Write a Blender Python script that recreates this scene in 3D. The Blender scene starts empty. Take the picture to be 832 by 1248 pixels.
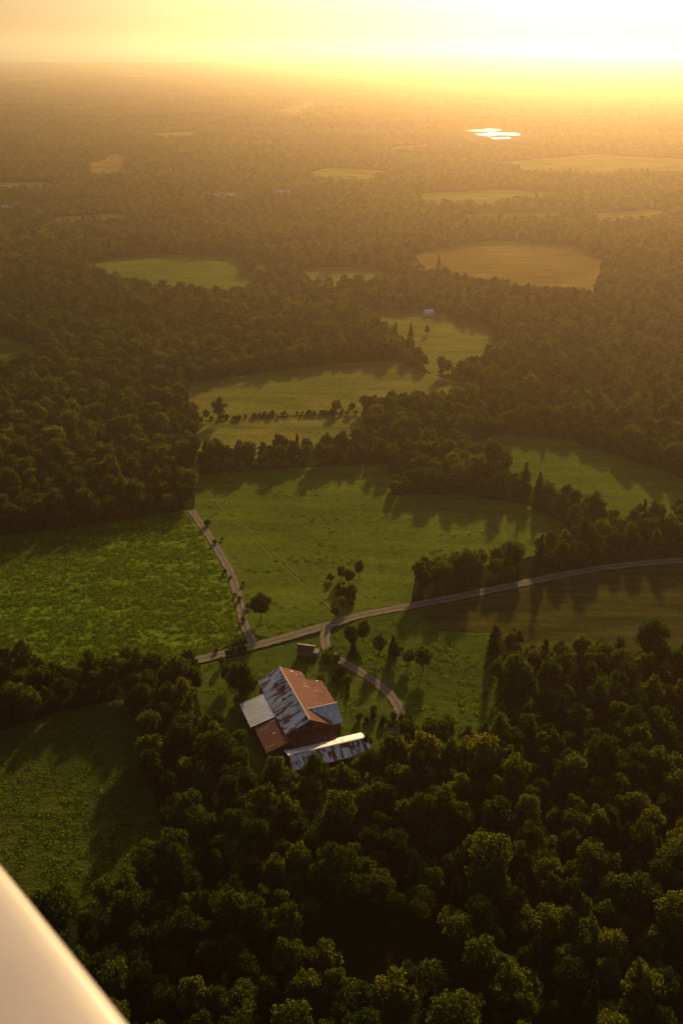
import bpy, math, random
import numpy as np
from mathutils import Vector, Matrix, Euler
random.seed(7); rng=np.random.default_rng(7)
S=bpy.context.scene
S.view_settings.view_transform='Standard'; S.view_settings.look='None'; S.view_settings.exposure=0
# ------------------------------------------------------------------ camera / survey
ALT=190.0; PITCH=math.radians(24.9); ROLL=math.radians(0.5); FPX=1213.0
f=Vector((0,math.cos(PITCH),-math.sin(PITCH))); r0=Vector((1,0,0)); u0=Vector((0,math.sin(PITCH),math.cos(PITCH)))
r=r0*math.cos(ROLL)+u0*math.sin(ROLL); u=-r0*math.sin(ROLL)+u0*math.cos(ROLL)
CAM=Vector((0,0,ALT))
def G(px,py,h=0.0):
    d=f+r*((px-416)/FPX)+u*((624-py)/FPX)
    t=(ALT-h)/(-d.z)
    return (d.x*t,d.y*t)
cd=bpy.data.cameras.new('camera'); cam=bpy.data.objects.new('camera',cd); S.collection.objects.link(cam)
M=Matrix((( r.x,u.x,-f.x,CAM.x),(r.y,u.y,-f.y,CAM.y),(r.z,u.z,-f.z,CAM.z),(0,0,0,1)))
cam.matrix_world=M
cd.sensor_fit='VERTICAL'; cd.sensor_height=36; cd.sensor_width=24; cd.lens=35; cd.clip_end=200000; cd.clip_start=0.1
cd.dof.use_dof=True; cd.dof.focus_distance=400; cd.dof.aperture_fstop=2.8
S.camera=cam
# ------------------------------------------------------------------ light
AZ=math.radians(13); EL=math.radians(17)
sd=Vector((math.sin(AZ)*math.cos(EL),math.cos(AZ)*math.cos(EL),math.sin(EL)))
L=bpy.data.lights.new('sun','SUN'); L.energy=5; L.angle=math.radians(2.2); L.color=(1,0.70,0.32)
lo=bpy.data.objects.new('sun',L); S.collection.objects.link(lo); lo.rotation_euler=sd.to_track_quat('Z','Y').to_euler()
w=bpy.data.worlds.new('World'); S.world=w; w.use_nodes=True
nt=w.node_tree; nt.nodes.clear()
sk=nt.nodes.new('ShaderNodeTexSky'); sk.sky_type='NISHITA'; sk.sun_disc=False; sk.sun_elevation=EL; sk.sun_rotation=AZ
sk.dust_density=2.5; sk.air_density=1.0
bg=nt.nodes.new('ShaderNodeBackground'); bg.inputs[1].default_value=0.055
ow=nt.nodes.new('ShaderNodeOutputWorld'); nt.links.new(sk.outputs[0],bg.inputs[0]); nt.links.new(bg.outputs[0],ow.inputs[0])
# ------------------------------------------------------------------ node helpers
def newmat(name):
    m=bpy.data.materials.new(name); m.use_nodes=True; m.node_tree.nodes.clear(); return m,m.node_tree
def N(nt,t,**k):
    n=nt.nodes.new(t)
    for a,b in k.items(): setattr(n,a,b)
    return n
def ramp(nt,fac,stops):
    n=N(nt,'ShaderNodeValToRGB'); e=n.color_ramp.elements
    while len(e)<len(stops): e.new(0.5)
    for i,(p,c) in enumerate(stops):
        e[i].position=p; e[i].color=(*c,1)
    nt.links.new(fac,n.inputs[0]); return n.outputs[0]
def noise(nt,vec,scale,detail=3,rough=0.55):
    n=N(nt,'ShaderNodeTexNoise'); n.inputs['Scale'].default_value=scale; n.inputs['Detail'].default_value=detail; n.inputs['Roughness'].default_value=rough
    nt.links.new(vec,n.inputs['Vector']); return n.outputs[0]
def mapping(nt,vec,rot=(0,0,0),scale=(1,1,1)):
    n=N(nt,'ShaderNodeMapping'); n.inputs['Rotation'].default_value=rot; n.inputs['Scale'].default_value=scale
    nt.links.new(vec,n.inputs[0]); return n.outputs[0]
def mixc(nt,fac,a,b,mode='MIX'):
    n=N(nt,'ShaderNodeMix',data_type='RGBA',blend_type=mode)
    for s,v in ((n.inputs[0],fac),(n.inputs[6],a),(n.inputs[7],b)):
        if isinstance(v,(int,float)): s.default_value=v
        elif isinstance(v,tuple): s.default_value=(*v,1)
        else: nt.links.new(v,s)
    return n.outputs[2]
def principled(nt,col,rough=0.8,bump=None,bstr=0.5,bdist=0.3,metal=0,spec=0.5):
    p=N(nt,'ShaderNodeBsdfPrincipled'); p.inputs['Specular IOR Level'].default_value=spec
    if isinstance(col,tuple): p.inputs['Base Color'].default_value=(*col,1)
    else: nt.links.new(col,p.inputs['Base Color'])
    if isinstance(rough,(int,float)): p.inputs['Roughness'].default_value=rough
    else: nt.links.new(rough,p.inputs['Roughness'])
    if isinstance(metal,(int,float)): p.inputs['Metallic'].default_value=metal
    else: nt.links.new(metal,p.inputs['Metallic'])
    if bump is not None:
        b=N(nt,'ShaderNodeBump'); b.inputs['Strength'].default_value=bstr; b.inputs['Distance'].default_value=bdist
        nt.links.new(bump,b.inputs['Height']); nt.links.new(b.outputs[0],p.inputs['Normal'])
    o=N(nt,'ShaderNodeOutputMaterial'); nt.links.new(p.outputs[0],o.inputs[0]); return p
def diffuse(nt,col,bump=None,bstr=0.5,bdist=0.3):
    p=N(nt,'ShaderNodeBsdfDiffuse'); nt.links.new(col,p.inputs[0])
    if bump is not None:
        b=N(nt,'ShaderNodeBump'); b.inputs['Strength'].default_value=bstr; b.inputs['Distance'].default_value=bdist
        nt.links.new(bump,b.inputs['Height']); nt.links.new(b.outputs[0],p.inputs['Normal'])
    o=N(nt,'ShaderNodeOutputMaterial'); nt.links.new(p.outputs[0],o.inputs[0])
def worldpos(nt): return N(nt,'ShaderNodeNewGeometry').outputs['Position']
# leaves
def leafmat(name,stops,trans=0.45,tcol=(1.9,1.55,0.35)):
    m,nt=newmat(name)
    oi=N(nt,'ShaderNodeObjectInfo'); pos=worldpos(nt)
    a=N(nt,'ShaderNodeMath',operation='MULTIPLY_ADD'); nt.links.new(oi.outputs['Random'],a.inputs[0]); a.inputs[1].default_value=0.70
    n1=noise(nt,pos,0.006,4,0.6); s=N(nt,'ShaderNodeMath',operation='MULTIPLY_ADD'); nt.links.new(n1,s.inputs[0]); s.inputs[1].default_value=1.3; s.inputs[2].default_value=-0.50
    nt.links.new(s.outputs[0],a.inputs[2])
    c=ramp(nt,a.outputs[0],stops)
    n2=noise(nt,pos,0.9,2)
    c2=mixc(nt,1.0,c,ramp(nt,n2,[(0.3,(0.45,0.45,0.45)),(0.7,(1.4,1.4,1.3))]),'MULTIPLY')
    d=N(nt,'ShaderNodeBsdfDiffuse'); t=N(nt,'ShaderNodeBsdfTranslucent'); nt.links.new(c2,d.inputs[0])
    nt.links.new(mixc(nt,1.0,c2,tcol,'MULTIPLY'),t.inputs[0])
    mx=N(nt,'ShaderNodeMixShader'); mx.inputs[0].default_value=trans
    nt.links.new(d.outputs[0],mx.inputs[1]); nt.links.new(t.outputs[0],mx.inputs[2])
    o=N(nt,'ShaderNodeOutputMaterial'); nt.links.new(mx.outputs[0],o.inputs[0]); return m
LEAF=leafmat('leaves',[(0.0,(0.016,0.034,0.007)),(0.35,(0.034,0.060,0.010)),(0.65,(0.068,0.100,0.014)),(0.93,(0.125,0.145,0.020)),(1.0,(0.17,0.115,0.026))],0.55)
CONL=leafmat('conifer_needles',[(0.0,(0.016,0.03,0.012)),(1.0,(0.03,0.045,0.015))],0.15)
GRS=leafmat('grass_blades',[(0.0,(0.11,0.165,0.012)),(0.5,(0.145,0.205,0.016)),(1.0,(0.19,0.235,0.02))],0.5,(1.5,1.5,0.4))
m,nt_=newmat('bark'); principled(nt_,ramp(nt_,noise(nt_,worldpos(nt_),3),[(0.3,(0.05,0.035,0.025)),(0.7,(0.13,0.10,0.075))]),0.9); BARK=m
# ------------------------------------------------------------------ mesh helpers
def mkmesh(name,V,F,mats,midx=None,smooth=False):
    me=bpy.data.meshes.new(name); me.from_pydata([tuple(v) for v in V],[],[tuple(x) for x in F])
    for mm in mats: me.materials.append(mm)
    if midx is not None: me.polygons.foreach_set('material_index',np.array(midx,dtype=np.int32))
    if smooth: me.polygons.foreach_set('use_smooth',np.ones(len(me.polygons),dtype=bool))
    me.update(); return me
def addobj(name,me,parent=None,loc=(0,0,0),coll=None):
    o=bpy.data.objects.new(name,me); (coll or S.collection).objects.link(o); o.location=loc
    if parent: o.parent=parent
    return o
import bmesh
def ico(sub):
    bm=bmesh.new(); bmesh.ops.create_icosphere(bm,subdivisions=sub,radius=1); bm.verts.ensure_lookup_table()
    V=np.array([v.co[:] for v in bm.verts]); F=np.array([[v.index for v in fc.verts] for fc in bm.faces]); bm.free(); return V,F
ICO1=ico(1); ICO2=ico(2)
class MB:
    def __init__(s): s.V=[];s.F=[];s.M=[];s.n=0
    def add(s,V,F,mi):
        V=np.asarray(V); s.V.append(V); s.F+= [tuple(int(i)+s.n for i in x) for x in F]; s.M+=[mi]*len(F); s.n+=len(V)
    def mesh(s,name,mats): return mkmesh(name,np.concatenate(s.V),s.F,mats,s.M)
def tube(mb,p,q,ra,rb,mi,k=6):
    p=Vector(p);q=Vector(q);d=(q-p).normalized(); a=d.orthogonal().normalized(); b=d.cross(a)
    V=[];F=[]
    for c,rr in ((p,ra),(q,rb)):
        for i in range(k):
            t=2*math.pi*i/k; V.append(c+a*(rr*math.cos(t))+b*(rr*math.sin(t)))
    for i in range(k): F.append((i,(i+1)%k,k+(i+1)%k,k+i))
    mb.add([tuple(v) for v in V],F,mi)
def leaves(mb,P,Nn,size,mi,jit=0.9):
    n=len(P); nr=Nn+rng.normal(0,jit*0.5,(n,3)); nr/=np.linalg.norm(nr,axis=1)[:,None]
    a=np.cross(nr,rng.normal(0,1,(n,3))); a/=np.linalg.norm(a,axis=1)[:,None]; b=np.cross(nr,a)
    s=size*rng.uniform(0.6,1.35,n)[:,None]; s2=size*rng.uniform(0.5,1.1,n)[:,None]
    V=np.stack([P-a*s,P-b*s2*0.9+nr*s*0.25,P+a*s,P+b*s2],1).reshape(-1,3)
    F=np.arange(4*n).reshape(n,4); mb.add(V,F,mi)
def broadleaf(name,H,R,nb,nl,ls,trunk=True,seed=0,base=0.28,coresub=1,peak=1.0):
    global rng
    rng=np.random.default_rng(seed); mb=MB()
    cz=H*(base+1)/2; hz=H*(1-base)/2
    C=[];Rr=[]
    k=0
    while len(C)<nb and k<5000:
        k+=1
        v=rng.normal(0,1,3); v/=np.linalg.norm(v); 
        rad=rng.uniform(0.45,0.86)
        taper=1.0 - peak*0.35*max(v[2],0)
        c=np.array([v[0]*R*rad*taper,v[1]*R*rad*taper,cz+v[2]*hz*rad])
        br=rng.uniform(0.20,0.38)*R
        if all(np.linalg.norm(c-cc)>0.62*(br+b2)*0.8 for cc,b2 in zip(C,Rr)) or k>800: C.append(c);Rr.append(br)
    C.append(np.array([0,0,cz])); Rr.append(R*0.5)
    V0,F0=ICO2 if coresub==2 else ICO1
    for c,br in zip(C,Rr):
        jj=1+rng.normal(0,0.10,(len(V0),1))
        mb.add(c+V0*jj*br*np.array([1,1,0.9])*0.70,F0,1)
    P=[];Q=[]
    CC=np.array(C);RR=np.array(Rr)
    for i,(c,br) in enumerate(zip(C[:-1],Rr[:-1])):
        n=int(nl*(br/(0.32*R))**2)
        d=rng.normal(0,1,(n,3)); d/=np.linalg.norm(d,axis=1)[:,None]
        p=c+d*br*rng.uniform(0.72,1.32,n)[:,None]*np.array([1,1,0.9])
        dist=np.linalg.norm(p[:,None,:]-CC[None],axis=2)/RR[None]
        dist[:,i]=9
        ok=(dist.min(1)>0.80)
        P.append(p[ok]);Q.append(d[ok])
    P=np.concatenate(P);Q=np.concatenate(Q)
    leaves(mb,P,Q,ls,1)
    if trunk:
        tube(mb,(0,0,-0.5),(0.1,0.1,H*0.45),0.035*R*1.3+0.1,0.12,0,7)
        for i in range(5):
            a=i*1.3+rng.uniform(0,1); tube(mb,(0,0,H*(0.2+0.05*i)),(math.cos(a)*R*0.55,math.sin(a)*R*0.55,H*(0.45+0.06*i)),0.13,0.05,0,5)
    return mb.mesh(name,[BARK,LEAF])
def conifer(name,H,R,nl,seed=0,ls=0.4):
    global rng
    rng=np.random.default_rng(seed); mb=MB()
    tube(mb,(0,0,-0.5),(0,0,H*0.97),0.25,0.04,0,6)
    P=[];Q=[]
    tiers=14
    for t in range(tiers):
        z=H*(0.12+0.86*t/tiers); rr=R*(1-(t/tiers))**0.85+0.2; nb=max(5,int(11*(1-t/tiers)))
        for b in range(nb):
            a=rng.uniform(0,2*math.pi); L_=rr*rng.uniform(0.75,1.1)
            n=max(3,int(nl*L_/R/nb*1.6))
            s=rng.uniform(0.15,1,n)**0.7
            p=np.stack([np.cos(a)*L_*s+rng.normal(0,.12*R*.6,n),np.sin(a)*L_*s+rng.normal(0,.12*R*.6,n),z-L_*s*0.32+rng.normal(0,.15,n)],1)
            P.append(p); q=np.tile(np.array([np.cos(a)*.5,np.sin(a)*.5,.8]),(n,1)); Q.append(q)
    leaves(mb,np.concatenate(P),np.concatenate(Q),ls,1,0.7)
    V0,F0=ICO2
    z=(V0[:,2:3]+1)/2
    core=np.concatenate([V0[:,:2]*R*0.6*(1-z*0.8)*(1+rng.normal(0,.08,(len(V0),1))),H*0.12+z*H*0.78],1); mb.add(core,F0,1)
    return mb.mesh(name,[BARK,CONL])
near=bpy.data.collections.new('forest_tree_kinds')
nm=[]
specs=[(14,4.6,24,150,.30,1.0),(16,5.2,28,150,.32,0.9),(12,4.2,20,150,.28,0.8),(15,4.0,24,150,.28,1.4),(17,5.8,32,150,.34,1.0),(10,3.8,18,140,.26,0.7),(13,5.0,24,150,.30,0.6)]
for i,(h,R,nb,nl,ls,pk) in enumerate(specs):
    nm.append(broadleaf('broadleaf_tree_%d'%i,h,R,nb,nl,ls*1.05,True,20+i,0.25,1,pk))
nm.append(conifer('conifer_tree',17,3.0,700,5,0.34))
for i,me in enumerate(nm): near.objects.link(bpy.data.objects.new('a_tree_kind_%d'%i,me))
BUSH=broadleaf('bush_mesh',3.2,2.0,9,90,.2,False,77,0.0)
mid=bpy.data.collections.new('woodland_tree_kinds')
for i,(h,R) in enumerate([(14,5.2),(16,5.6),(12,4.8),(15,4.8),(11,4.6)]):
    me=broadleaf('mid_tree_%d'%i,h,R,9,26,.68,False,50+i,0.1,1); mid.objects.link(bpy.data.objects.new('b_tree_kind_%d'%i,me))
far=bpy.data.collections.new('far_canopy_kinds')
for i in range(4):
    rng=np.random.default_rng(90+i); mb=MB(); V0,F0=ICO1
    T=104
    g=np.arange(-T/2,T/2,9.0)
    for gx in g:
        for gy in g:
            if rng.random()<0.06: continue
            R=rng.uniform(4.5,7); h=rng.uniform(8,16)
            mb.add(np.array([gx+rng.uniform(-3,3),gy+rng.uniform(-3,3),h*0.5])+V0*(1+rng.normal(0,.13,(len(V0),1)))*np.array([R,R,h*0.5]),F0,0)
    far.objects.link(bpy.data.objects.new('c_canopy_kind_%d'%i,mb.mesh('far_canopy_%d'%i,[LEAF])))
def instancer(name,P,rot,scl,idx,coll):
    me=bpy.data.meshes.new(name); n=len(P); me.vertices.add(n); me.vertices.foreach_set('co',np.asarray(P,dtype=np.float32).ravel())
    a=me.attributes.new('rotz','FLOAT','POINT'); a.data.foreach_set('value',np.asarray(rot,dtype=np.float32))
    a=me.attributes.new('scl','FLOAT_VECTOR','POINT'); a.data.foreach_set('vector',np.asarray(scl,dtype=np.float32).ravel())
    a=me.attributes.new('kind','INT','POINT'); a.data.foreach_set('value',np.asarray(idx,dtype=np.int32))
    ob=addobj(name,me)
    ng=bpy.data.node_groups.new(name+'_scatter','GeometryNodeTree')
    ng.interface.new_socket('Geometry',in_out='INPUT',socket_type='NodeSocketGeometry'); ng.interface.new_socket('Geometry',in_out='OUTPUT',socket_type='NodeSocketGeometry')
    gi=ng.nodes.new('NodeGroupInput'); go=ng.nodes.new('NodeGroupOutput'); ip=ng.nodes.new('GeometryNodeInstanceOnPoints')
    ci=ng.nodes.new('GeometryNodeCollectionInfo'); ci.inputs[0].default_value=coll; ci.inputs['Separate Children'].default_value=True; ci.inputs['Reset Children'].default_value=True
    def na(t,nme):
        q=ng.nodes.new('GeometryNodeInputNamedAttribute'); q.data_type=t; q.inputs[0].default_value=nme; return q.outputs[0]
    cx=ng.nodes.new('ShaderNodeCombineXYZ'); l=ng.links
    l.new(gi.outputs[0],ip.inputs['Points']); l.new(ci.outputs[0],ip.inputs['Instance']); ip.inputs['Pick Instance'].default_value=True
    l.new(na('INT','kind'),ip.inputs['Instance Index']); l.new(na('FLOAT','rotz'),cx.inputs[2]); l.new(cx.outputs[0],ip.inputs['Rotation']); l.new(na('FLOAT_VECTOR','scl'),ip.inputs['Scale'])
    l.new(ip.outputs[0],go.inputs[0])
    md=ob.modifiers.new('scatter','NODES'); md.node_group=ng; return ob
# ------------------------------------------------------------------ layout (surveyed ground outlines)
def poly(pts): return np.array([G(*p) for p in pts])
def inside(P,Q):
    x=P[:,0];y=P[:,1]; c=np.zeros(len(P),bool); n=len(Q); j=n-1
    for i in range(n):
        xi,yi=Q[i];xj,yj=Q[j]
        if yi!=yj:
            c^=((yi>y)!=(yj>y))&(x<(xj-xi)*(y-yi)/(yj-yi)+xi)
        j=i
    return c
def dseg(P,Q):
    d=np.full(len(P),1e9)
    for a,b in zip(Q[:-1],Q[1:]):
        ab=b-a; t=np.clip(((P-a)@ab)/(ab@ab),0,1); d=np.minimum(d,np.linalg.norm(P-(a+t[:,None]*ab),axis=1))
    return d
FIELDS={
'A':([(-120,668),(0,652),(60,647),(130,637),(228,622),(245,640),(275,690),(300,770),(300,778),(255,797),(190,818),(100,822),(0,815),(-120,815)],'crop'),
'B':([(236,580),(300,574),(400,568),(472,564),(478,603),(560,602),(640,615),(690,640),(703,655),(690,668),(620,684),(545,697),(505,704),(500,738),(440,746),(330,778),(306,772),(285,715),(262,665),(236,625)],'meadow'),
'C':([(556,542),(620,528),(700,538),(832,583),(960,625),(960,655),(832,636),(790,632),(748,645),(715,622),(645,592),(590,572)],'meadow'),
'D':([(505,742),(600,724),(700,700),(832,686),(960,680),(960,800),(832,800),(760,800),(650,800),(598,772),(530,768)],'tilled'),
'N':([(395,795),(402,775),(440,754),(505,742),(530,768),(598,772),(610,800),(606,900),(520,910),(488,882),(470,850),(430,815)],'lawn'),
'E':([(220,468),(300,457),(400,444),(480,440),(520,455),(585,472),(575,490),(505,494),(440,502),(240,513)],'hay'),
'E2':([(240,514),(440,503),(448,545),(300,560),(235,558)],'hay'),
'F':([(430,380),(520,378),(600,400),(606,425),(580,452),(528,458),(500,430),(470,405)],'hay'),
'Gf':([(100,320),(180,310),(290,312),(315,345),(320,362),(250,364),(180,358),(105,335)],'meadow'),
'H':([(350,332),(400,325),(460,328),(485,340),(470,354),(380,354)],'hay'),
'I':([(490,310),(600,293),(700,300),(740,320),(722,365),(640,362),(590,352),(520,340)],'stubble'),
'J':([(-60,405),(0,410),(40,420),(50,435),(40,452),(-60,455)],'meadow'),
'K':([(-120,905),(0,890),(60,872),(150,852),(170,900),(185,960),(205,1040),(150,1085),(70,1120),(30,1160),(-120,1190)],'rough'),
'L':([(240,812),(300,797),(395,775),(395,795),(430,815),(470,850),(488,882),(500,905),(480,935),(440,950),(340,965),(290,930),(262,905),(240,850)],'lawn'),
'f1':([(98,208),(140,187),(160,193),(150,205),(172,216),(120,219)],'stubble'),
'f2':([(375,210),(400,205),(470,208),(475,213),(450,226),(385,224)],'hay'),
'f3':([(508,236),(560,234),(600,231),(690,236),(680,244),(610,252),(600,256),(515,252)],'hay'),
'f4':([(600,198),(720,188),(900,198),(900,217),(760,214),(740,218),(640,214)],'hay'),
'f5':([(-30,224),(60,222),(75,232),(-30,240)],'hay'),
'f7':([(5,96),(60,95),(72,98),(10,102)],'stubble'),
'f8':([(140,92),(200,91),(205,94),(150,97)],'stubble'),
'f9':([(320,137),(380,123),(400,127),(385,134),(372,148),(345,144)],'hay'),
'f10':([(560,262),(680,258),(690,270),(570,275)],'meadow'),
'f11':([(60,266),(150,260),(160,272),(70,280)],'meadow'),
'f12':([(700,262),(800,255),(830,268),(730,278)],'stubble'),
'f13':([(170,163),(240,160),(236,170),(200,173)],'hay'),
'f14':([(470,180),(520,176),(530,184),(480,188)],'stubble'),
'f15':([(690,150),(760,147),(770,154),(700,157)],'hay'),
}
LAKES=[poly(q) for q in ([(566,159.5),(590,157),(606,157.5),(612,159),(600,160.5),(580,161)],[(578,163.5),(604,161.5),(640,163),(632,165),(606,165),(596,166.5),(584,165.5)],[(596,168.5),(618,167.5),(622,169),(604,170)])]
LAKEX=poly([(552,158),(590,153),(650,159),(665,168),(640,180),(580,180),(560,172)])
FP={k:poly(v[0]) for k,v in FIELDS.items()}
GAP=poly([(390,1150),(430,1125),(500,1135),(545,1165),(560,1200),(480,1225),(410,1200)])
def blocked(P):
    b=inside(P,LAKEX)|inside(P,GAP)
    for q in FP.values(): b|=inside(P,q)
    return b
ROADS={'farm_road':([(150,824),(185,816),(260,800),(330,782),(400,762),(440,750),(520,735),(600,719),(700,698),(770,688),(832,683),(960,676)],2.4),
'field_track':([(233,622),(248,643),(264,668),(282,700),(292,735),(299,765),(309,784)],1.9),
'driveway':([(398,764),(396,782),(404,798),(430,814),(458,832),(480,853),(488,872),(480,895)],1.9),
'wheel_tracks':([(248,588),(275,622),(310,655),(345,688),(380,718),(418,752)],1.2)}
def smooth_path(pts,n=12):
    P=[np.array(G(*p)) for p in pts]; P=[2*P[0]-P[1]]+P+[2*P[-1]-P[-2]]; out=[]
    for i in range(1,len(P)-2):
        for k in range(n):
            t=k/n; a,b,c,d=P[i-1:i+3]
            out.append(0.5*((2*b)+(-a+c)*t+(2*a-5*b+4*c-d)*t*t+(-a+3*b-3*c+d)*t**3))
    out.append(P[-2]); return np.array(out)
RP={k:smooth_path(v[0]) for k,v in ROADS.items()}
# ------------------------------------------------------------------ ground
def hills(x,y):
    d=np.hypot(x,y); s=np.clip((d-8500)/9000,0,1); s=s*s*(3-2*s)
    return s*(30*np.sin(x/2300+1)+26*np.sin(x/3900+y/2700)+22*np.sin(y/1900+x/5200+2)+25)
rad=np.concatenate([[0],np.geomspace(30,90000,150)]); ang=np.linspace(0,2*math.pi,241)[:-1]
V=[];F=[]
for ri in rad:
    for a in ang: V.append((ri*math.sin(a),ri*math.cos(a),0))
V=np.array(V); V[:,2]=hills(V[:,0],V[:,1]); na_=len(ang)
for i in range(len(rad)-1):
    for j in range(na_):
        k=(j+1)%na_
        if i==0: F.append((0*na_+j,na_+k,na_+j)) 
        else: F.append((i*na_+j,i*na_+k,(i+1)*na_+k,(i+1)*na_+j))
m,nt=newmat('forest_floor'); pos=worldpos(nt)
c=ramp(nt,noise(nt,pos,0.02,8,0.65),[(0.3,(0.012,0.018,0.006)),(0.55,(0.026,0.036,0.011)),(0.75,(0.05,0.055,0.018))])
diffuse(nt,c,noise(nt,pos,0.15,6,0.7),1.0,6)
me=mkmesh('ground',V,F,[m],smooth=True)
bm=bmesh.new(); bm.from_mesh(me); bmesh.ops.recalc_face_normals(bm,faces=bm.faces)
if sum(fc.normal.z for fc in bm.faces)<0: bmesh.ops.reverse_faces(bm,faces=bm.faces)
bm.to_mesh(me); bm.free()
addobj('ground',me)
def fieldmat(name,c1,c2,c3,rowrot=0.3,rowscale=0.35,rowamt=0.25,bd=0.5,lump=0.25):
    m,nt=newmat(name); pos=worldpos(nt)
    n1=noise(nt,pos,0.014,6,0.62); n2=noise(nt,pos,0.35,6,0.7); n3=noise(nt,mapping(nt,pos,(0,0,rowrot),(0.02,rowscale,1)),1.0,3)
    base=ramp(nt,n1,[(0.35,c1),(0.52,c2),(0.68,c3)])
    c=mixc(nt,1.0,base,ramp(nt,n2,[(0.3,(0.62,0.64,0.66)),(0.7,(1.22,1.2,1.12))]),'MULTIPLY')
    c=mixc(nt,rowamt,c,ramp(nt,n3,[(0.35,(0.45,0.45,0.4)),(0.65,(1.5,1.4,1.2))]),'MULTIPLY')
    h=N(nt,'ShaderNodeMath',operation='ADD'); nt.links.new(noise(nt,pos,lump,6,0.65),h.inputs[0]); nt.links.new(noise(nt,pos,lump*5,4,0.6),h.inputs[1])
    diffuse(nt,c,h.outputs[0],0.8,bd); return m
FM={'crop':fieldmat('crop_field',(0.145,0.225,0.012),(0.185,0.27,0.016),(0.235,0.31,0.022),0.25,0.4,0.25,1.1,0.16),
'meadow':fieldmat('meadow_grass',(0.105,0.145,0.014),(0.135,0.178,0.018),(0.185,0.205,0.026),0.9,0.12,0.35,0.45,0.12),
'tilled':fieldmat('tilled_soil',(0.062,0.055,0.016),(0.085,0.078,0.02),(0.11,0.105,0.024),-0.42,0.22,0.8,0.3),
'lawn':fieldmat('yard_grass',(0.075,0.11,0.012),(0.10,0.14,0.016),(0.145,0.165,0.025),0.5,0.2,0.3,0.4),
'hay':fieldmat('hay_meadow',(0.175,0.175,0.03),(0.22,0.21,0.04),(0.29,0.25,0.05),0.1,0.10,0.45,0.4,0.1),
'stubble':fieldmat('stubble_field',(0.20,0.13,0.03),(0.27,0.17,0.04),(0.33,0.21,0.05),0.3,0.08,0.35,0.4,0.1),
'rough':fieldmat('rough_pasture',(0.042,0.06,0.010),(0.068,0.09,0.012),(0.15,0.145,0.02),-0.5,0.2,0.35,0.7,0.2)}
def densify(Q,k=10,amp=1.0):
    out=[]; n=len(Q)
    for i in range(n):
        a=Q[i];b=Q[(i+1)%n]; L_=np.linalg.norm(b-a); m_=max(1,min(40,int(L_/k)))
        for j in range(m_):
            p=a+(b-a)*j/m_; nn=np.array([-(b-a)[1],(b-a)[0]])/max(L_,1e-6)
            out.append(p+nn*random.uniform(-amp,amp)*(0 if j==0 else 1))
    return np.array(out)
z=0.010
fnames={'A':'crop_field','B':'meadow','C':'pasture','D':'tilled_field','N':'grass_verge','E':'hay_field','E2':'hay_field','F':'hay_field','K':'rough_pasture','L':'farmyard_lawn'}
for k,q in FP.items():
    d=np.hypot(*q.mean(0)); Q=densify(q,10 if d<1500 else 60,0.8 if d<1500 else d*0.006)
    bm=bmesh.new(); vs=[bm.verts.new((p[0],p[1],0)) for p in Q]; fc=bm.faces.new(vs); bmesh.ops.triangulate(bm,faces=[fc])
    bmesh.ops.recalc_face_normals(bm,faces=bm.faces)
    if sum(x.normal.z for x in bm.faces)<0: bmesh.ops.reverse_faces(bm,faces=bm.faces)
    me=bpy.data.meshes.new(k); bm.to_mesh(me); bm.free(); me.materials.append(FM[FIELDS[k][1]])
    addobj(fnames.get(k,'farm_field'),me,loc=(0,0,z if d<1200 else 0.3)); z+=0.006
# lake
m,nt=newmat('lake_water'); principled(nt,(0.02,0.03,0.03),0.22,noise(nt,worldpos(nt),0.5,3),1.0,0.6,spec=0.5)
for q in LAKES:
    me=mkmesh('lake',[(p[0],p[1],0.6) for p in q],[tuple(range(len(q)))],[m]); bm=bmesh.new(); bm.from_mesh(me)
    bm.faces.ensure_lookup_table()
    if bm.faces[0].normal.z<0: bmesh.ops.reverse_faces(bm,faces=bm.faces)
    bmesh.ops.triangulate(bm,faces=bm.faces); bm.to_mesh(me); bm.free(); addobj('lake',me)
# roads
m,nt=newmat('gravel_road'); pos=worldpos(nt)
uvn=N(nt,'ShaderNodeUVMap').outputs[0]; sx=N(nt,'ShaderNodeSeparateXYZ'); nt.links.new(uvn,sx.inputs[0])
wv=N(nt,'ShaderNodeMath',operation='PINGPONG'); nt.links.new(sx.outputs[0],wv.inputs[0]); wv.inputs[1].default_value=0.5
grav=ramp(nt,noise(nt,pos,0.6,6,0.7),[(0.3,(0.21,0.155,0.105)),(0.7,(0.38,0.29,0.20))])
c=mixc(nt,ramp(nt,wv.outputs[0],[(0.36,(0,0,0)),(0.46,(0.55,0.55,0.55))]),grav,(0.09,0.10,0.03))
c=mixc(nt,ramp(nt,wv.outputs[0],[(0.03,(0.7,0.7,0.7)),(0.12,(0,0,0))]),c,(0.07,0.08,0.025))
diffuse(nt,c,noise(nt,pos,1.5,5),0.6,0.1); ROAD=m
m,nt=newmat('worn_grass'); pos=worldpos(nt); diffuse(nt,ramp(nt,noise(nt,pos,0.3,6,0.7),[(0.35,(0.14,0.17,0.018)),(0.7,(0.27,0.25,0.05))])); WORN=m
zz=0.20
def ribbon(name,Q,w_,mat,zz,off=0):
    V=[];F=[];n=len(Q)
    for i in range(n):
        t=Q[min(i+1,n-1)]-Q[max(i-1,0)]; t/=np.linalg.norm(t); nn=np.array([-t[1],t[0]]); ww=w_*(1+random.uniform(-.12,.12))
        V.append((*(Q[i]+nn*(off+ww)),zz)); V.append((*(Q[i]+nn*(off-ww)),zz))
    for i in range(n-1): F.append((2*i,2*i+1,2*i+3,2*i+2))
    me=mkmesh(name,V,F,[mat]); uv=me.uv_layers.new(name='UVMap')
    for lp in me.loops: uv.data[lp.index].uv=(lp.vertex_index%2,(lp.vertex_index//2)*0.5)
    return me
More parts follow.
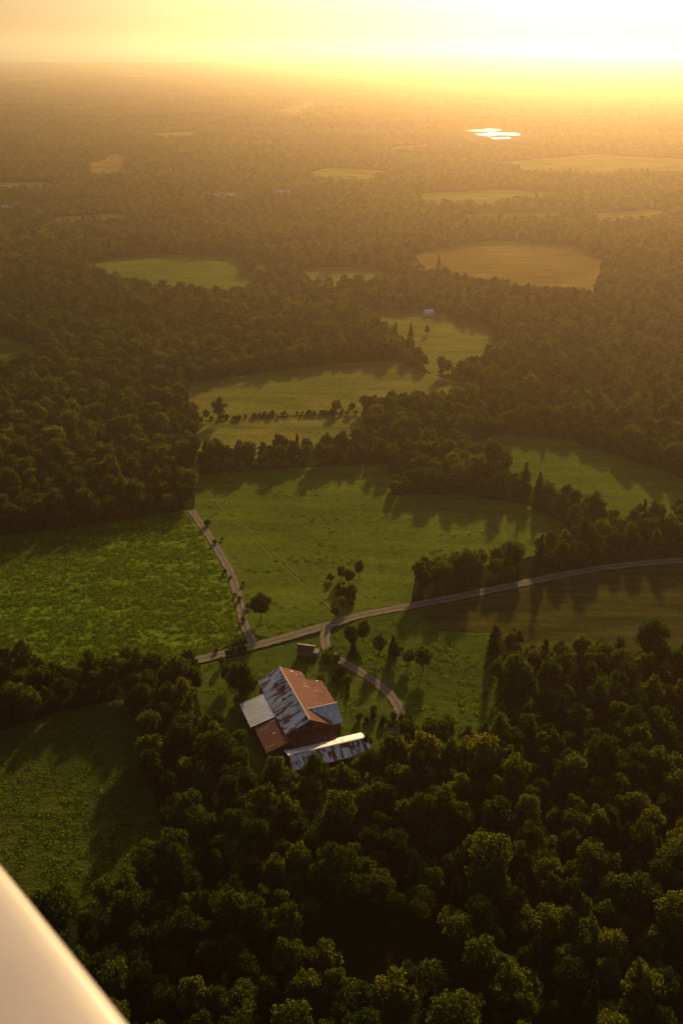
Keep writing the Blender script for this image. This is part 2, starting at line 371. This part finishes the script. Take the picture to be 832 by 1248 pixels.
for k,Q in RP.items():
    if k=='wheel_tracks':
        pa=bpy.data.objects.new('wheel_tracks',None); S.collection.objects.link(pa)
        addobj('left_rut',ribbon('left_rut',Q,0.3,WORN,0.1,-1.0),pa); addobj('right_rut',ribbon('right_rut',Q,0.3,WORN,0.1,1.0),pa)
    else: addobj(k,ribbon(k,Q,ROADS[k][1],ROAD,zz))
    zz+=0.006
# ------------------------------------------------------------------ forests
rng=np.random.default_rng(3)
def gridpts(y0,y1,sp,kx=0.43,pad=60):
    ys=np.arange(y0,y1,sp*0.87); out=[]
    for i,y in enumerate(ys):
        hw=kx*math.hypot(y,ALT)+pad; xs=np.arange(-hw,hw,sp)+(i%2)*sp/2; out.append(np.stack([xs,np.full(len(xs),y)],1))
    P=np.concatenate(out); return P+rng.uniform(-0.4*sp,0.4*sp,P.shape)
def roadclear(P,d):
    ok=np.ones(len(P),bool)
    for k,Q in RP.items():
        if k!='wheel_tracks': ok&=dseg(P,Q[::4] if len(Q)>8 else Q)>d
    return ok
P=gridpts(95,1100,5.6); P=P[rng.random(len(P))<0.93]; P=P[~blocked(P)]; P=P[roadclear(P,4.6)]
BO=np.array(G(377,888,5.5)); P=P[np.linalg.norm(P-(BO+np.array([-3,8])),axis=1)>27]
n=len(P); kind=rng.choice(8,n,p=[.17,.15,.15,.13,.11,.11,.14,.04])
sc=0.48+0.52*rng.beta(2.0,2.4,n)+0.12*(rng.random(n)<0.06); S3=np.stack([sc*rng.uniform(.88,1.08,n),sc*rng.uniform(.88,1.08,n),sc*rng.uniform(.85,1.15,n)],1)
instancer('forest',np.c_[P,np.zeros(n)],rng.uniform(0,6.28,n),S3,kind,near); print('near',n)
P=gridpts(1100,2700,7.4); P=P[~blocked(P)]; n=len(P); sc=rng.uniform(0.6,1.0,n)
instancer('distant_woodland',np.c_[P,np.zeros(n)],rng.uniform(0,6.28,n),np.stack([sc,sc,sc*rng.uniform(.85,1.1,n)],1),rng.integers(0,5,n),mid); print('mid',n)
P=np.concatenate([gridpts(2745,7500,92),gridpts(7500,16000,150,pad=200)]); P=P[~blocked(P)]; P=P[rng.random(len(P))<0.93]; n=len(P)
sc=np.where(P[:,1]>7500,1.6,1.0); instancer('far_woodland',np.c_[P,hills(P[:,0],P[:,1])],rng.integers(0,4,n)*math.pi/2+rng.uniform(-.1,.1,n),np.stack([sc,sc,rng.uniform(.8,1.25,n)],1),rng.integers(0,4,n),far); print('far',n)
# hedgerow bushes between hay fields, tufts on fields
hk=bpy.data.collections.new('hedge_kinds'); hk.objects.link(bpy.data.objects.new('h_bush',BUSH))
pts=[]
for a,b,n_ in (((238,513),(438,503),70),((405,700),(428,742),12),((250,640),(300,770),10),((400,800),(420,845),14),((430,880),(500,880),20),((270,800),(300,790),6),((596,160),(640,160),8)):
    for i in range(n_):
        t=random.random(); q=G(a[0]+(b[0]-a[0])*t,a[1]+(b[1]-a[1])*t); pts.append((q[0]+random.uniform(-2.5,2.5)+(3 if b[0]==300 and a[0]==250 else 0),q[1]+random.uniform(-2.5,2.5),0))
n=len(pts); sc=rng.uniform(0.35,0.95,n); instancer('hedgerow',np.array(pts),rng.uniform(0,6.28,n),np.stack([sc,sc,sc],1),np.zeros(n),hk)
rng=np.random.default_rng(11); mb=MB(); n=46
a=rng.uniform(0,6.28,n); rr=rng.uniform(0,0.9,n)**0.6
pp=np.stack([np.cos(a)*rr,np.sin(a)*rr,rng.uniform(0.05,0.40,n)],1); leaves(mb,pp,np.stack([np.cos(a),np.sin(a),np.full(n,.6)],1),0.2,0)
tk=bpy.data.collections.new('tuft_kinds'); tk.objects.link(bpy.data.objects.new('t_tuft',mb.mesh('tuft',[GRS])))
TP=[]
for k,ncl,per,sx_,sy_ in (('A',420,22,7,2.2),('B',60,8,6,2),('K',90,16,3,5),('L',40,9,3,3),('N',50,9,4,3)):
    q=FP[k]; lo_=q.min(0);hi=q.max(0); C_=rng.uniform(lo_,hi,(ncl,2)); P=np.repeat(C_,per,0)+rng.normal(0,1,(ncl*per,2))*np.array([sx_,sy_])*np.repeat(rng.uniform(.4,1.6,(ncl,1)),per,0)
    P=np.concatenate([P,rng.uniform(lo_,hi,(ncl*per//3,2))]); TP.append(P[inside(P,q)])
P=np.concatenate(TP); P=P[roadclear(P,2.6)]; n=len(P); sc=rng.uniform(0.35,1.05,n)
instancer('tall_grass',np.c_[P,np.zeros(n)],rng.uniform(0,6.28,n),np.stack([sc*1.4,sc*1.4,sc],1),np.zeros(n),tk)
# single trees
def tree(px,py,kind,s,name='broadleaf_tree'):
    q=G(px,py); o=addobj(name,nm[kind],loc=(q[0],q[1],0)); o.scale=(s,s,s*random.uniform(.9,1.1)); o.rotation_euler=(0,0,random.uniform(0,6.28))
for t in [(318,755,4,.72),(425,712,2,.62),(437,704,3,.55),(416,706,2,.5),(428,728,5,.62),(417,742,5,.5),(408,752,5,.45),
 (428,790,3,.72),(442,782,0,.55),(462,800,3,.62),(482,806,5,.7),(497,812,2,.55),(515,818,3,.75),(155,818,0,.62),(398,812,2,.5),(293,850,1,.85),(280,835,6,.7),(305,848,0,.6),
 (262,900,0,.7),(293,908,2,.5),(296,930,5,.6),(330,968,6,.6),(372,972,0,.62),(405,968,3,.7),(450,950,4,.6),(470,925,2,.6),(497,905,6,.7),(446,915,5,.55),(270,812,5,.4),(240,845,3,.6),(455,870,5,.35),
 (520,408,0,.5),(332,508,5,.4),(404,505,5,.38)]: tree(*t)
for t in [(500,412,7,.75),(430,800,7,.5),(534,330,7,.9),(300,840,7,.7),(600,800,7,.8),(478,800,7,.55)]: tree(*t,name='conifer_tree')
# ------------------------------------------------------------------ barn
def metalroof(name,rust,tone=0.5):
    m,nt=newmat(name); uv=N(nt,'ShaderNodeUVMap').outputs[0]; sx=N(nt,'ShaderNodeSeparateXYZ'); nt.links.new(uv,sx.inputs[0])
    fl=N(nt,'ShaderNodeMath',operation='FLOOR'); dv=N(nt,'ShaderNodeMath',operation='DIVIDE'); nt.links.new(sx.outputs[0],dv.inputs[0]); dv.inputs[1].default_value=1.1; nt.links.new(dv.outputs[0],fl.inputs[0])
    fl2=N(nt,'ShaderNodeMath',operation='FLOOR'); dv2=N(nt,'ShaderNodeMath',operation='DIVIDE'); nt.links.new(sx.outputs[1],dv2.inputs[0]); dv2.inputs[1].default_value=3.4; nt.links.new(dv2.outputs[0],fl2.inputs[0])
    cb=N(nt,'ShaderNodeCombineXYZ'); nt.links.new(fl.outputs[0],cb.inputs[0]); nt.links.new(fl2.outputs[0],cb.inputs[1])
    wn=N(nt,'ShaderNodeTexWhiteNoise',noise_dimensions='3D'); nt.links.new(cb.outputs[0],wn.inputs[0])
    n1=noise(nt,mapping(nt,uv,(0,0,0),(0.9,0.22,1)),1.0,5,0.65)
    n0=noise(nt,uv,0.16,2)
    s=N(nt,'ShaderNodeMath',operation='MULTIPLY_ADD'); nt.links.new(wn.outputs[0],s.inputs[0]); s.inputs[1].default_value=0.26; nt.links.new(n1,s.inputs[2])
    s2=N(nt,'ShaderNodeMath',operation='MULTIPLY_ADD'); nt.links.new(n0,s2.inputs[0]); s2.inputs[1].default_value=0.6; nt.links.new(s.outputs[0],s2.inputs[2])
    s3=N(nt,'ShaderNodeMath',operation='MULTIPLY_ADD'); nt.links.new(s2.outputs[0],s3.inputs[0]); s3.inputs[1].default_value=0.6; s3.inputs[2].default_value=(rust-0.5)*0.45-0.055
    fac=ramp(nt,s3.outputs[0],[(0.45,(0,0,0)),(0.55,(1,1,1))])
    rustc=ramp(nt,n1,[(0.3,(0.11,0.024,0.012)),(0.7,(0.27,0.065,0.026))])
    silv=mixc(nt,wn.outputs[0],(tone*0.95,tone*0.90,tone*0.86),(tone*1.28,tone*1.24,tone*1.2))
    c=mixc(nt,fac,silv,rustc)
    wv=N(nt,'ShaderNodeMath',operation='SINE'); ml=N(nt,'ShaderNodeMath',operation='MULTIPLY'); nt.links.new(sx.outputs[0],ml.inputs[0]); ml.inputs[1].default_value=2*math.pi/0.55; nt.links.new(ml.outputs[0],wv.inputs[0])
    principled(nt,c,ramp(nt,fac,[(0,(0.48,)*3),(1,(0.9,)*3)]),wv.outputs[0],0.5,0.05,metal=ramp(nt,fac,[(0,(0.35,)*3),(1,(0,)*3)])); return m
RS=metalroof('galvanised_roof',0.22,0.76); RM=metalroof('weathered_roof',0.48,0.76); RR_=metalroof('rusted_roof',0.84,0.6)
def boards(name,ca,cb_):
    m,nt=newmat(name); tc=N(nt,'ShaderNodeTexCoord').outputs['Object']
    n1=noise(nt,mapping(nt,tc,(0,0,0),(4,4,0.25)),1.0,4); principled(nt,ramp(nt,n1,[(0.3,ca),(0.7,cb_)]),0.85,n1,0.5,0.05); return m
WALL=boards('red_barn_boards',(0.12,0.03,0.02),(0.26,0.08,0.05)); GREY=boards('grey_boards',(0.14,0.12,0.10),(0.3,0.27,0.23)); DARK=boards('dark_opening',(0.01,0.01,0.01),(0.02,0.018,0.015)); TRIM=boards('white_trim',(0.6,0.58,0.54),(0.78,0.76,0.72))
def slab(name,p,mat,parent,th=0.14):
    p=[Vector(q) for q in p]; nn=(p[1]-p[0]).cross(p[3]-p[0]).normalized()
    if nn.z<0: p=[p[1],p[0],p[3],p[2]]; nn=-nn
    V=[q+nn*th for q in p]+p; F=[(0,1,2,3),(7,6,5,4),(0,4,5,1),(1,5,6,2),(2,6,7,3),(3,7,4,0)]
    me=mkmesh(name,V,F,[mat]); uv=me.uv_layers.new(name='UVMap'); e=(p[1]-p[0]).normalized(); g=(p[3]-p[0]); g=(g-e*g.dot(e)).normalized(); off=random.uniform(0,50)
    for lp in me.loops:
        q=Vector(me.vertices[lp.vertex_index].co)-p[0]; uv.data[lp.index].uv=(q.dot(e)+off,q.dot(g)+off)
    return addobj(name,me,parent)
def prism(name,x0,x1,y0,y1,e0,e1,ridge,parent,axis='y',mat=WALL):
    if axis=='y':
        prof=[(x0,0),(x1,0),(x1,e1)]+([((x0+x1)/2,ridge)] if ridge else [])+[(x0,e0)]
        A=[(a,y0,b) for a,b in prof]; B=[(a,y1,b) for a,b in prof]
    else:
        prof=[(y0,0),(y1,0),(y1,e1)]+([((y0+y1)/2,ridge)] if ridge else [])+[(y0,e0)]
        A=[(x0,a,b) for a,b in prof]; B=[(x1,a,b) for a,b in prof]
    n=len(prof); V=A+B; F=[tuple(range(n)),tuple(range(2*n-1,n-1,-1))]
    for i in range(n):
        j=(i+1)%n; F.append((i,i+n,j+n,j))
    me=mkmesh(name,V,F,[mat]); bm=bmesh.new(); bm.from_mesh(me); bmesh.ops.recalc_face_normals(bm,faces=bm.faces); bm.to_mesh(me); bm.free(); return addobj(name,me,parent)
def box(name,x0,x1,y0,y1,z0,z1,mat,parent):
    V=[(x,y,z_) for z_ in (z0,z1) for x,y in ((x0,y0),(x1,y0),(x1,y1),(x0,y1))]; F=[(3,2,1,0),(4,5,6,7),(0,1,5,4),(1,2,6,5),(2,3,7,6),(3,0,4,7)]
    return addobj(name,mkmesh(name,V,F,[mat]),parent)
def gable(nm_,x0,x1,y0,y1,e,rg,parent,axis,mats,ov=0.5,wall=WALL):
    prism(nm_+'_walls',x0,x1,y0,y1,e,e,rg,parent,axis,wall)
    if axis=='y':
        xm=(x0+x1)/2; k=(rg-e)/(xm-x0); ez=e-k*ov+0.03; rz=rg+0.03
        slab(nm_+'_roof_left',[(x0-ov,y0-ov,ez),(x0-ov,y1+ov,ez),(xm,y1+ov,rz),(xm,y0-ov,rz)],mats[0],parent)
        slab(nm_+'_roof_right',[(x1+ov,y0-ov,ez),(x1+ov,y1+ov,ez),(xm,y1+ov,rz),(xm,y0-ov,rz)],mats[1],parent)
        box(nm_+'_ridge_cap',xm-.25,xm+.25,y0-ov-.02,y1+ov+.02,rz+.08,rz+.22,RM,parent)
    else:
        ym=(y0+y1)/2; k=(rg-e)/(ym-y0); ez=e-k*ov+0.03; rz=rg+0.03
        slab(nm_+'_roof_near',[(x0-ov,y0-ov,ez),(x1+ov,y0-ov,ez),(x1+ov,ym,rz),(x0-ov,ym,rz)],mats[0],parent)
        slab(nm_+'_roof_far',[(x0-ov,y1+ov,ez),(x1+ov,y1+ov,ez),(x1+ov,ym,rz),(x0-ov,ym,rz)],mats[1],parent)
        box(nm_+'_ridge_cap',x0-ov-.02,x1+ov+.02,ym-.25,ym+.25,rz+.08,rz+.22,RM,parent)
barn=bpy.data.objects.new('red_barn',None); S.collection.objects.link(barn); barn.location=(BO[0],BO[1],0); barn.rotation_euler=(0,0,math.radians(21))
gable('main',-7.0,7.0,0,29,5.4,9.0,barn,'y',(RM,RR_))
gable('transept',-0.5,10.5,1.2,10.5,4.8,8.2,barn,'x',(RS,RM))
gable('front_shed',-9,14.5,-13,-4.5,3.0,4.5,barn,'x',(RM,RS))
prism('brown_lean_to_walls',-14,-7.01,-3,9.5,3.0,5.0,None,barn); slab('brown_lean_to_roof',[(-14.5,-3.5,2.9),(-14.5,9.6,2.9),(-7.0,9.6,5.1),(-7.0,-3.5,5.1)],RR_,barn)
prism('silver_lean_to_walls',-15,-7.01,10,22,3.0,5.0,None,barn); slab('silver_lean_to_roof',[(-15.5,9.8,2.95),(-15.5,22.4,2.95),(-7.0,22.4,5.2),(-7.0,9.8,5.2)],RS,barn)
prism('right_lean_to_walls',7.01,12.5,11,25,5.0,3.1,None,barn); slab('right_lean_to_roof',[(13,10.9,3.1),(13,25.4,3.1),(7.0,25.4,5.1),(7.0,10.9,5.1)],RR_,barn)
prism('link_walls',-6.9,6.9,-4.4,-0.02,3.3,4.5,None,barn,'x'); slab('link_roof',[(-7,-4.5,3.45),(7,-4.5,3.45),(7,-0.05,4.6),(-7,-0.05,4.6)],RR_,barn)
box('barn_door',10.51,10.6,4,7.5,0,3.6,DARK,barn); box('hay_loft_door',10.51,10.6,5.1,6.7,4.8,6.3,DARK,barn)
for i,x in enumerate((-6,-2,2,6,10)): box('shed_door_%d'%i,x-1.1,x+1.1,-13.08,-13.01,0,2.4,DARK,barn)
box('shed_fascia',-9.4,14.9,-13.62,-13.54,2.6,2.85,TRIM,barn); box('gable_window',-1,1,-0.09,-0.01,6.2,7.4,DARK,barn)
for i,y in enumerate((11.5,14.5,17.5,20.5)): box('side_window_%d'%i,-15.08,-15.01,y-.5,y+.5,1.4,2.4,TRIM,barn)
sh=bpy.data.objects.new('farm_shed',None); S.collection.objects.link(sh); q=G(373,797); sh.location=(q[0],q[1],0); sh.rotation_euler=(0,0,math.radians(-12))
gable('shed',-2.6,2.6,-2,2,2.4,3.5,sh,'x',(RR_,RM),0.3,GREY); box('shed_lean',2.61,4.6,-1.6,1.4,0,1.9,GREY,sh)
for i,(px,py) in enumerate([(255,246),(268,247),(281,246),(345,242),(522,384),(8,262)]):
    h=bpy.data.objects.new('farmhouse',None); S.collection.objects.link(h); q=G(px,py); h.location=(q[0],q[1],0); h.rotation_euler=(0,0,random.uniform(-.8,.8))
    k=1.6 if i!=4 else .6
    gable('house',-6*k,6*k,-4*k,4*k,4*k,7*k,h,'x',(RS,RS),0.4,TRIM)
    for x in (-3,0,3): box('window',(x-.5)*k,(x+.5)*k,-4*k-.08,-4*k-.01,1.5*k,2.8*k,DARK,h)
# ------------------------------------------------------------------ airplane wing beside the viewer
def camp(px,py,d): return CAM+(f+r*((px-416)/FPX)+u*((624-py)/FPX))*d
P1=camp(0,1054,2.2); P2=camp(158,1248,1.75); sp=(P2-P1); A0=P1-sp*2.2; A1=P2+sp*1.2
ch=Vector((-.80,-.60,-0.10)); ch=(ch-sp.normalized()*ch.dot(sp.normalized())).normalized(); nrm=sp.normalized().cross(ch); 
if nrm.z<0: nrm=-nrm
K=40; V=[];F=[];ns=24
for s_ in range(ns+1):
    t=s_/ns; c0=A0.lerp(A1,t); c0=c0+ch*(0.05*(t-0.5)**2)
    for k in range(K):
        a=2*math.pi*k/K; x=0.5*(1-math.cos(a)); yt=0.22*(0.2969*math.sqrt(x)*5-0.126*5*x-0.3516*5*x*x+0.2843*5*x**3-0.1036*5*x**4)*0.55
        V.append(c0+ch*(x*1.1)+nrm*(yt if k<K/2 else -yt))
for s_ in range(ns):
    for k in range(K):
        F.append((s_*K+k,s_*K+(k+1)%K,(s_+1)*K+(k+1)%K,(s_+1)*K+k))
F.append(tuple(range(K))); F.append(tuple(range(ns*K+K-1,ns*K-1,-1)))
m,nt=newmat('white_aircraft_paint'); p=principled(nt,ramp(nt,noise(nt,worldpos(nt),6,4),[(0.3,(0.62,0.53,0.48)),(0.7,(0.67,0.58,0.52))]),0.4)
me=mkmesh('airplane_wing',V,F,[m],smooth=True); bm=bmesh.new(); bm.from_mesh(me); bmesh.ops.recalc_face_normals(bm,faces=bm.faces); bm.to_mesh(me); bm.free()
addobj('airplane_wing',me)
# ------------------------------------------------------------------ golden haze layer
m,nt=newmat('haze'); vs=N(nt,'ShaderNodeVolumeScatter'); vs.inputs['Color'].default_value=(1.0,0.67,0.42,1); vs.inputs['Density'].default_value=1.7e-4; vs.inputs['Anisotropy'].default_value=0.79
va=N(nt,'ShaderNodeVolumeAbsorption'); va.inputs['Color'].default_value=(0.85,0.66,0.45,1); va.inputs['Density'].default_value=0.7e-4
ad=N(nt,'ShaderNodeAddShader'); nt.links.new(vs.outputs[0],ad.inputs[0]); nt.links.new(va.outputs[0],ad.inputs[1])
o=N(nt,'ShaderNodeOutputMaterial'); nt.links.new(ad.outputs[0],o.inputs['Volume'])
B=70000; V=[(x,y,z_) for z_ in (-60,330) for x,y in ((-B,-5000),(B,-5000),(B,B),(-B,B))]; F=[(3,2,1,0),(4,5,6,7),(0,1,5,4),(1,2,6,5),(2,3,7,6),(3,0,4,7)]
addobj('atmosphere_haze',mkmesh('atmosphere_haze',V,F,[m]))
